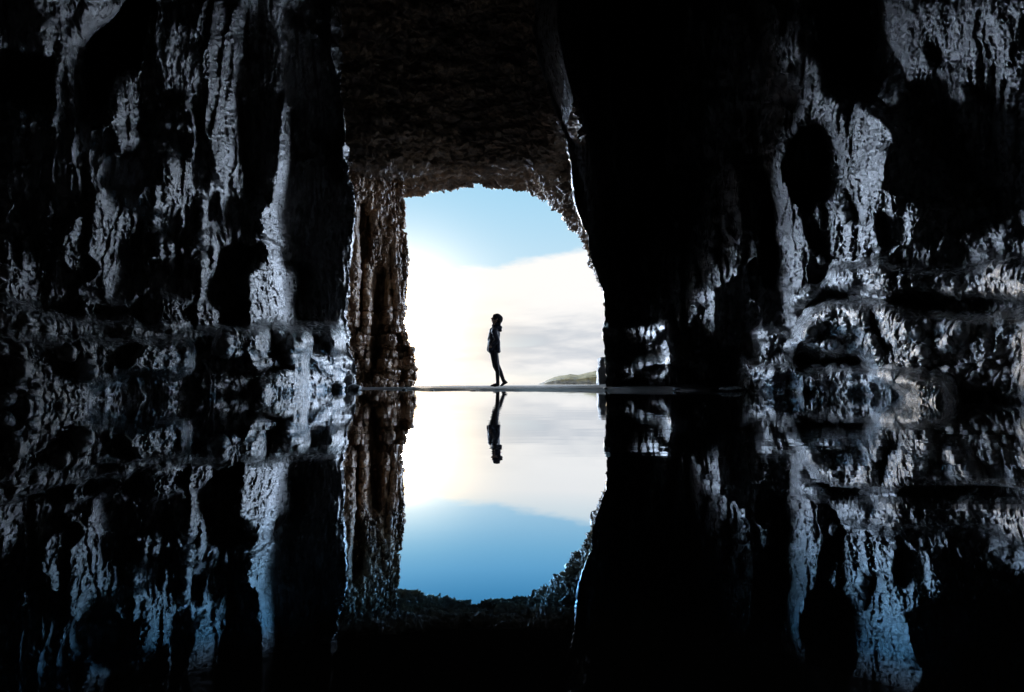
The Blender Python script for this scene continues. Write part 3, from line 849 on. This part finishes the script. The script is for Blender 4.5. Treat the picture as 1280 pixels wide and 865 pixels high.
for (px, Y, s, lab) in [
    (541, 7.35, (.022, .02, .008), 'tiny dark pebble on the sandbar edge near the left pillar'),
    (757, 7.6, (.03, .025, .014), 'small dark pebble on the sandbar in front of the rock blocks'),
    (688, 8.4, (.035, .02, .009), 'flat dark pebble on the sand below the headland'),
    (846, 7.0, (.05, .035, .02), 'dark pebble near the right tip of the sandbar'),
    (505, 7.9, (.04, .02, .012), 'small dark pebble on the sand at the foot of the left pillar'),
    (592, 7.3, (.055, .02, .007), 'flat dark pebble on the sandbar edge left of the person'),
    (597, 7.25, (.02, .02, .006), 'tiny dark pebble beside the flat one left of the person'),
]:
    a, b = slopes(px, 487)
    tag(boulder('pebble', (float(a * Y), Y, .008 if px < 700 else .03), s, px, M_wall, 0, 0, 3), lab, 'pebble')


# ------------------------------------------------------------------ the person
def simple_mat(name, colr, rough=.8, nscale=60, var=.25):
    m, nt, out = new_mat(name); L = nt.links.new
    tc = N(nt, 'ShaderNodeTexCoord'); n = N(nt, 'ShaderNodeTexNoise', i_Scale=nscale, i_Detail=4); L(tc.outputs['Object'], n.inputs['Vector'])
    c = ramp(nt, n.outputs['Fac'], [(.35, tuple(v * (1 - var) for v in colr)), (.65, tuple(v * (1 + var) for v in colr))])
    bs = N(nt, 'ShaderNodeBsdfPrincipled', i_Roughness=rough); L(c.outputs[0], bs.inputs['Base Color'])
    b = N(nt, 'ShaderNodeBump', i_Strength=.4, i_Distance=.004); L(n.outputs['Fac'], b.inputs['Height']); L(b.outputs[0], bs.inputs['Normal'])
    L(bs.outputs[0], out.inputs[0])
    return m


def blob(name, segs, mat, parent, voxel=.012, smooth=4, extra=None):
    """one continuous surface grown from tapered segments ((p, r), (q, s)[, squash])"""
    bm = bmesh.new()
    for (p, r), (q, s) in segs:
        p = Vector(p); q = Vector(q); n = max(2, int((q - p).length / (min(r, s) * .35)) + 1)
        for i in range(n + 1):
            t = i / n; c = p.lerp(q, t); rad = r + (s - r) * t
            bmesh.ops.create_icosphere(bm, subdivisions=2, radius=rad, matrix=Matrix.Translation(c))
    if extra: extra(bm)
    me = bpy.data.meshes.new(name); bm.to_mesh(me); bm.free()
    tmp = bpy.data.objects.new(name + '_tmp', me); C.objects.link(tmp)
    md = tmp.modifiers.new('r', 'REMESH'); md.mode = 'VOXEL'; md.voxel_size = voxel
    sm = tmp.modifiers.new('s', 'SMOOTH'); sm.iterations = smooth; sm.factor = .5
    dg = bpy.context.evaluated_depsgraph_get()
    me2 = bpy.data.meshes.new_from_object(tmp.evaluated_get(dg))
    bpy.data.objects.remove(tmp, do_unlink=True)
    me2.name = name
    me2.materials.clear(); me2.materials.append(mat)
    for pl in me2.polygons: pl.use_smooth = True
    o = bpy.data.objects.new(name, me2); C.objects.link(o)
    if parent: o.parent = parent
    return o


def build_person():
    S = .00241

    def q(zx, zy, y=0.0):
        return ((zx - 220) * S, y, (745 - zy) * S)
    skin = simple_mat('skin', (.45, .28, .20), .6)
    leg = simple_mat('dark leggings', (.022, .022, .03))
    jac = simple_mat('navy padded jacket', (.02, .024, .042), .7, 40)
    hatm = simple_mat('dark knitted hat', (.03, .03, .04), .95, 150)
    hairm = simple_mat('dark hair', (.03, .02, .015), .6, 200)
    boot = simple_mat('dark leather boots', (.02, .018, .018), .5)
    body = blob('person', [
        # torso, neck, head leaning back with the face raised
        ((q(205, 405), .115), (q(208, 330), .105)), ((q(208, 330), .105), (q(208, 240), .115)),
        ((q(208, 240, -.09), .07), (q(208, 240, .09), .07)), ((q(212, 220), .08), (q(222, 165), .052)),
        ((q(222, 165), .052), (q(229, 130), .055)),
        ((q(232, 112), .088), (q(240, 100), .088)), ((q(215, 120), .062), (q(206, 130), .050)),
        ((q(200, 122), .040), (q(190, 128), .022)),
        # nose, brow, chin, ears
        ((q(190, 106), .024), (q(176, 98), .012)), ((q(192, 122), .022), (q(183, 118), .014)), ((q(198, 95), .030), (q(205, 88), .04)), ((q(193, 140), .020), (q(200, 145), .03)),
        ((q(236, 115, -.088), .018), (q(238, 105, -.088), .018)), ((q(236, 115, .088), .018), (q(238, 105, .088), .018)),
        # legs
        ((q(203, 425, -.075), .092), (q(220, 548, -.06), .074)), ((q(220, 548, -.06), .074), (q(238, 600, -.06), .052)), ((q(238, 600, -.06), .052), (q(240, 715, -.06), .042)),
        ((q(208, 425, .075), .092), (q(228, 545, .06), .074)), ((q(228, 545, .06), .074), (q(262, 600, .065), .052)), ((q(262, 600, .065), .052), (q(296, 695, .07), .042)),
        # arms bent, hands going into the jacket pockets
        ((q(210, 238, -.17), .055), (q(232, 315, -.20), .045)), ((q(232, 315, -.20), .045), (q(192, 362, -.15), .033)),
        ((q(210, 238, .17), .055), (q(232, 315, .20), .045)), ((q(232, 315, .20), .045), (q(192, 362, .15), .033)),
        ((q(210, 238, -.17), .05), (q(210, 238, .17), .05)),
    ] + [seg for sgn in (-1, 1) for seg in (
        [((q(192, 362, sgn * .15), .030), (q(176, 374, sgn * .14), .032))] +
        [((q(176, 372 + 5 * i, sgn * (.14)), .011), (q(158 + 4 * abs(i - 1), 380 + 7 * i, sgn * .125), .009)) for i in range(4)] +
        [((q(180, 364, sgn * .125), .012), (q(166, 366, sgn * .11), .010))])],
        leg, None, voxel=.010, smooth=3)
    # bare face and neck, leggings below
    body.data.materials.append(skin)
    for p in body.data.polygons:
        z = p.center.z
        if z > 1.37 or (p.center.x < -.03 and .84 < z < .95 and abs(p.center.y) > .1):
            p.material_index = 1
    jacket = blob('jacket', [
        ((q(204, 395, 0), .140), (q(204, 300), .140)), ((q(204, 300), .140), (q(208, 250), .138)), ((q(208, 250), .125), (q(220, 190), .085)),
        ((q(178, 408, -.09), .07), (q(186, 330, -.08), .08)), ((q(178, 408, .09), .07), (q(186, 330, .08), .08)),
        ((q(156, 398, 0), .052), (q(172, 300), .06)), ((q(170, 300), .07), (q(188, 215), .07)),
        ((q(240, 408, -.08), .055), (q(236, 330, -.07), .07)), ((q(240, 408, .08), .055), (q(236, 330, .07), .07)), ((q(250, 412), .045), (q(240, 340), .055)),
        ((q(210, 235, -.17), .072), (q(236, 312, -.20), .062)), ((q(236, 312, -.20), .062), (q(196, 356, -.155), .052)),
        ((q(210, 235, .17), .072), (q(236, 312, .20), .062)), ((q(236, 312, .20), .062), (q(196, 356, .155), .052)),
        ((q(212, 228, -.15), .08), (q(212, 228, .15), .08)),
        ((q(202, 190), .045), (q(193, 165), .028)), ((q(195, 215), .05), (q(178, 206), .03)),
    ], jac, body, voxel=.011, smooth=3)
    jacket['label'] = 'dark padded jacket flaring at the hem'
    blob('hood', [((q(264, 188, -.05), .046), (q(264, 188, .05), .046)), ((q(264, 212, -.06), .040), (q(264, 212, .06), .040)), ((q(236, 158, -.03), .062), (q(236, 158, .03), .062)), ((q(245, 190, -.08), .04), (q(225, 200, -.09), .04)), ((q(245, 190, .08), .04), (q(225, 200, .09), .04))], jac, body, .010)
    blob('hat', [((q(234, 96), .106), (q(248, 106), .102)), ((q(212, 80, -.03), .050), (q(212, 80, .03), .050)), ((q(262, 122, -.04), .045), (q(262, 122, .04), .045)), ((q(236, 72), .03), (q(236, 66), .02)),
                 ((q(200, 84, -.04), .022), (q(200, 84, .04), .022))], hatm, body, .010, 2)
    blob('hair', [((q(256, 128, -.04), .05), (q(252, 165, -.045), .035)), ((q(256, 128, .04), .05), (q(252, 165, .045), .035)), ((q(270, 122), .03), (q(276, 134), .016))], hairm, body, .009)
    # front boot flat, rear boot with the heel lifted
    b1 = blob('boot', [((q(240, 700, -.06), .046), (q(240, 724, -.06), .046)), ((q(244, 728, -.06), .038), (q(210, 730, -.06), .040)), ((q(210, 730, -.06), .036), (q(182, 735, -.06), .022)), ((q(178, 739, -.06), .013), (q(168, 741, -.06), .009))], boot, body, .009)
    b2 = blob('boot', [((q(294, 685, .07), .044), (q(304, 698, .07), .044)), ((q(316, 704, .07), .034), (q(286, 722, .07), .034)), ((q(286, 724, .07), .032), (q(268, 736, .07), .020)), ((q(326, 703, .07), .018), (q(330, 706, .07), .014))], boot, body, .009)
    a, _ = slopes(619.5, 484)
    Y = 11.6
    body.location = (float(a) * Y, Y, .030)
    tag(body, 'person in dark jacket and knitted hat standing sideways on the sand, face raised', 'person')


build_person()

# ------------------------------------------------------------------ sky and sun
SUN_PX, SUN_PY = 499.0, 402.0
sa, sb = slopes(SUN_PX, SUN_PY)
sdir = Vector((float(sa), 1.0, float(sb))).normalized()
elev = math.asin(sdir.z); az = math.atan2(sdir.x, sdir.y)
sun_d = bpy.data.lights.new('sun', 'SUN'); sun_d.energy = 1.0; sun_d.angle = math.radians(5); sun_d.color = (1.0, .86, .70)
sun = bpy.data.objects.new('sun', sun_d); C.objects.link(sun)
sun.rotation_euler = (-sdir).to_track_quat('-Z', 'Y').to_euler()

w = bpy.data.worlds.new('World'); scene.world = w; w.use_nodes = True
nt = w.node_tree; nt.nodes.clear(); L = nt.links.new
out = N(nt, 'ShaderNodeOutputWorld')
sky = N(nt, 'ShaderNodeTexSky', sky_type='NISHITA'); sky.sun_disc = False
sky.sun_elevation = elev; sky.sun_rotation = az
sky.air_density = 1.0; sky.dust_density = .6; sky.ozone_density = 2.5
tc = N(nt, 'ShaderNodeTexCoord')
sep = N(nt, 'ShaderNodeSeparateXYZ'); L(tc.outputs['Generated'], sep.inputs[0])


def mth(op, a, b=None, c=None, clamp=False):
    n = nt.nodes.new('ShaderNodeMath'); n.operation = op; n.use_clamp = clamp
    for i, v in enumerate((a, b, c)):
        if v is None: continue
        if isinstance(v, (int, float)): n.inputs[i].default_value = v
        else: L(v, n.inputs[i])
    return n.outputs[0]


def mixc(f, a, b, mode='MIX'):
    n = nt.nodes.new('ShaderNodeMix'); n.data_type = 'RGBA'; n.blend_type = mode
    for i, v in ((0, f), (6, a), (7, b)):
        if isinstance(v, (int, float)): n.inputs[i].default_value = v
        elif isinstance(v, tuple): n.inputs[i].default_value = (*v, 1)
        else: L(v, n.inputs[i])
    return n.outputs[2]


def smooth(x, a, b):
    n = nt.nodes.new('ShaderNodeMapRange'); n.interpolation_type = 'SMOOTHSTEP'
    L(x, n.inputs[0]); n.inputs[1].default_value = a; n.inputs[2].default_value = b
    return n.outputs[0]


mp = N(nt, 'ShaderNodeMapping'); mp.inputs['Scale'].default_value = (2.2, 2.2, 11)
mp.inputs['Rotation'].default_value = (0, math.radians(8), 0)
L(tc.outputs['Generated'], mp.inputs['Vector'])
cn = N(nt, 'ShaderNodeTexNoise', i_Scale=1.6, i_Detail=8, i_Roughness=.52, i_Distortion=.3); L(mp.outputs[0], cn.inputs['Vector'])
mp3 = N(nt, 'ShaderNodeMapping'); mp3.inputs['Scale'].default_value = (9, 9, 30); L(tc.outputs['Generated'], mp3.inputs['Vector'])
cn2 = N(nt, 'ShaderNodeTexNoise', i_Scale=1.2, i_Detail=6, i_Roughness=.6); L(mp3.outputs[0], cn2.inputs['Vector'])
x, y, z = sep.outputs
edge = mth('MULTIPLY_ADD', x, .150, .236)
edge = mth('MULTIPLY_ADD', mth('SUBTRACT', cn2.outputs['Fac'], .5), .035, edge)
cover = smooth(mth('SUBTRACT', edge, z), -.004, .014)
# thin gaps of paler sky low over the sea
gap = mth('MULTIPLY', smooth(cn.outputs['Fac'], .54, .66), smooth(z, .11, .03))
lowgap = smooth(z, .035, .005)
cover = mth('MULTIPLY', cover, mth('SUBTRACT', 1.0, mth('MULTIPLY', mth('MAXIMUM', gap, lowgap), .6)))
SKY_STR = .10
nish = mixc(1.0, sky.outputs[0], (SKY_STR, SKY_STR, SKY_STR), 'MULTIPLY')
blue = mixc(smooth(z, .0, .45), (.78, .93, 1.0), (.38, .74, 1.0))
clear = mixc(.85, nish, blue)
shade = smooth(cn.outputs['Fac'], .36, .60)
lowgrey = mth('MULTIPLY', smooth(z, .20, .09), shade)
cloudc = mixc(lowgrey, (1.02, 1.0, .98), (.60, .64, .70))
dot0 = N(nt, 'ShaderNodeVectorMath', operation='DOT_PRODUCT'); L(tc.outputs['Generated'], dot0.inputs[0]); dot0.inputs[1].default_value = sdir
cloudc = mixc(mth('POWER', mth('MAXIMUM', dot0.outputs['Value'], 0.0), 70.0), cloudc, (1.0, .90, .74))
skyc = mixc(cover, clear, cloudc)
# glow of the veiled sun
dot = N(nt, 'ShaderNodeVectorMath', operation='DOT_PRODUCT'); L(tc.outputs['Generated'], dot.inputs[0]); dot.inputs[1].default_value = sdir
d = mth('MAXIMUM', dot.outputs['Value'], 0.0)
g1 = mth('ADD', mth('MULTIPLY', mth('POWER', d, 900.0), 30.0), mth('MULTIPLY', mth('POWER', d, 160.0), 1.2))
g2 = mth('MULTIPLY', mth('POWER', d, 110.0), .45)
glow = N(nt, 'ShaderNodeVectorMath', operation='SCALE'); glow.inputs[0].default_value = (1.0, .66, .32); L(g1, glow.inputs['Scale'])
glow2 = N(nt, 'ShaderNodeVectorMath', operation='SCALE'); glow2.inputs[0].default_value = (1.0, .88, .70); L(g2, glow2.inputs['Scale'])
# added overbright sky outside the view on both sides, to light the walls
rt = mth('MULTIPLY', smooth(x, .20, .42), mth('MULTIPLY_ADD', cn2.outputs['Fac'], 22.0, 7.0))
lf = mth('MULTIPLY', smooth(x, -.26, -.40), mth('MULTIPLY_ADD', cn2.outputs['Fac'], 50.0, 18.0))
skyc = mixc(mth('MINIMUM', mth('ADD', smooth(x, .20, .42), smooth(x, -.26, -.40)), .9), skyc, (1.0, 1.0, 1.02))
bo = N(nt, 'ShaderNodeVectorMath', operation='SCALE'); bo.inputs[0].default_value = (.76, .95, 1.25)
L(mth('MULTIPLY', mth('MULTIPLY', mth('ADD', rt, lf), smooth(y, .45, .62)), smooth(z, .46, .34)), bo.inputs['Scale'])
skyc = mixc(1.0, skyc, bo.outputs[0], 'ADD')
s1 = mixc(1.0, skyc, glow.outputs[0], 'ADD'); s2 = mixc(1.0, s1, glow2.outputs[0], 'ADD')
bg = N(nt, 'ShaderNodeBackground'); L(s2, bg.inputs[0]); bg.inputs[1].default_value = 1.0
L(bg.outputs[0], out.inputs[0])
w.cycles.sampling_method = 'MANUAL'; w.cycles.sample_map_resolution = 2048

# ------------------------------------------------------------------ render settings
scene.render.engine = 'CYCLES'
scene.cycles.use_denoising = True
scene.cycles.max_bounces = 6
scene.cycles.diffuse_bounces = 4
scene.cycles.use_adaptive_sampling = True
scene.cycles.adaptive_threshold = .02
scene.cycles.glossy_bounces = 4
scene.cycles.sample_clamp_indirect = 6
vs_ = scene.view_settings
vs_.view_transform = 'Standard'; vs_.look = 'None'; vs_.gamma = 1.0; vs_.exposure = 0.0; vs_.use_curve_mapping = False
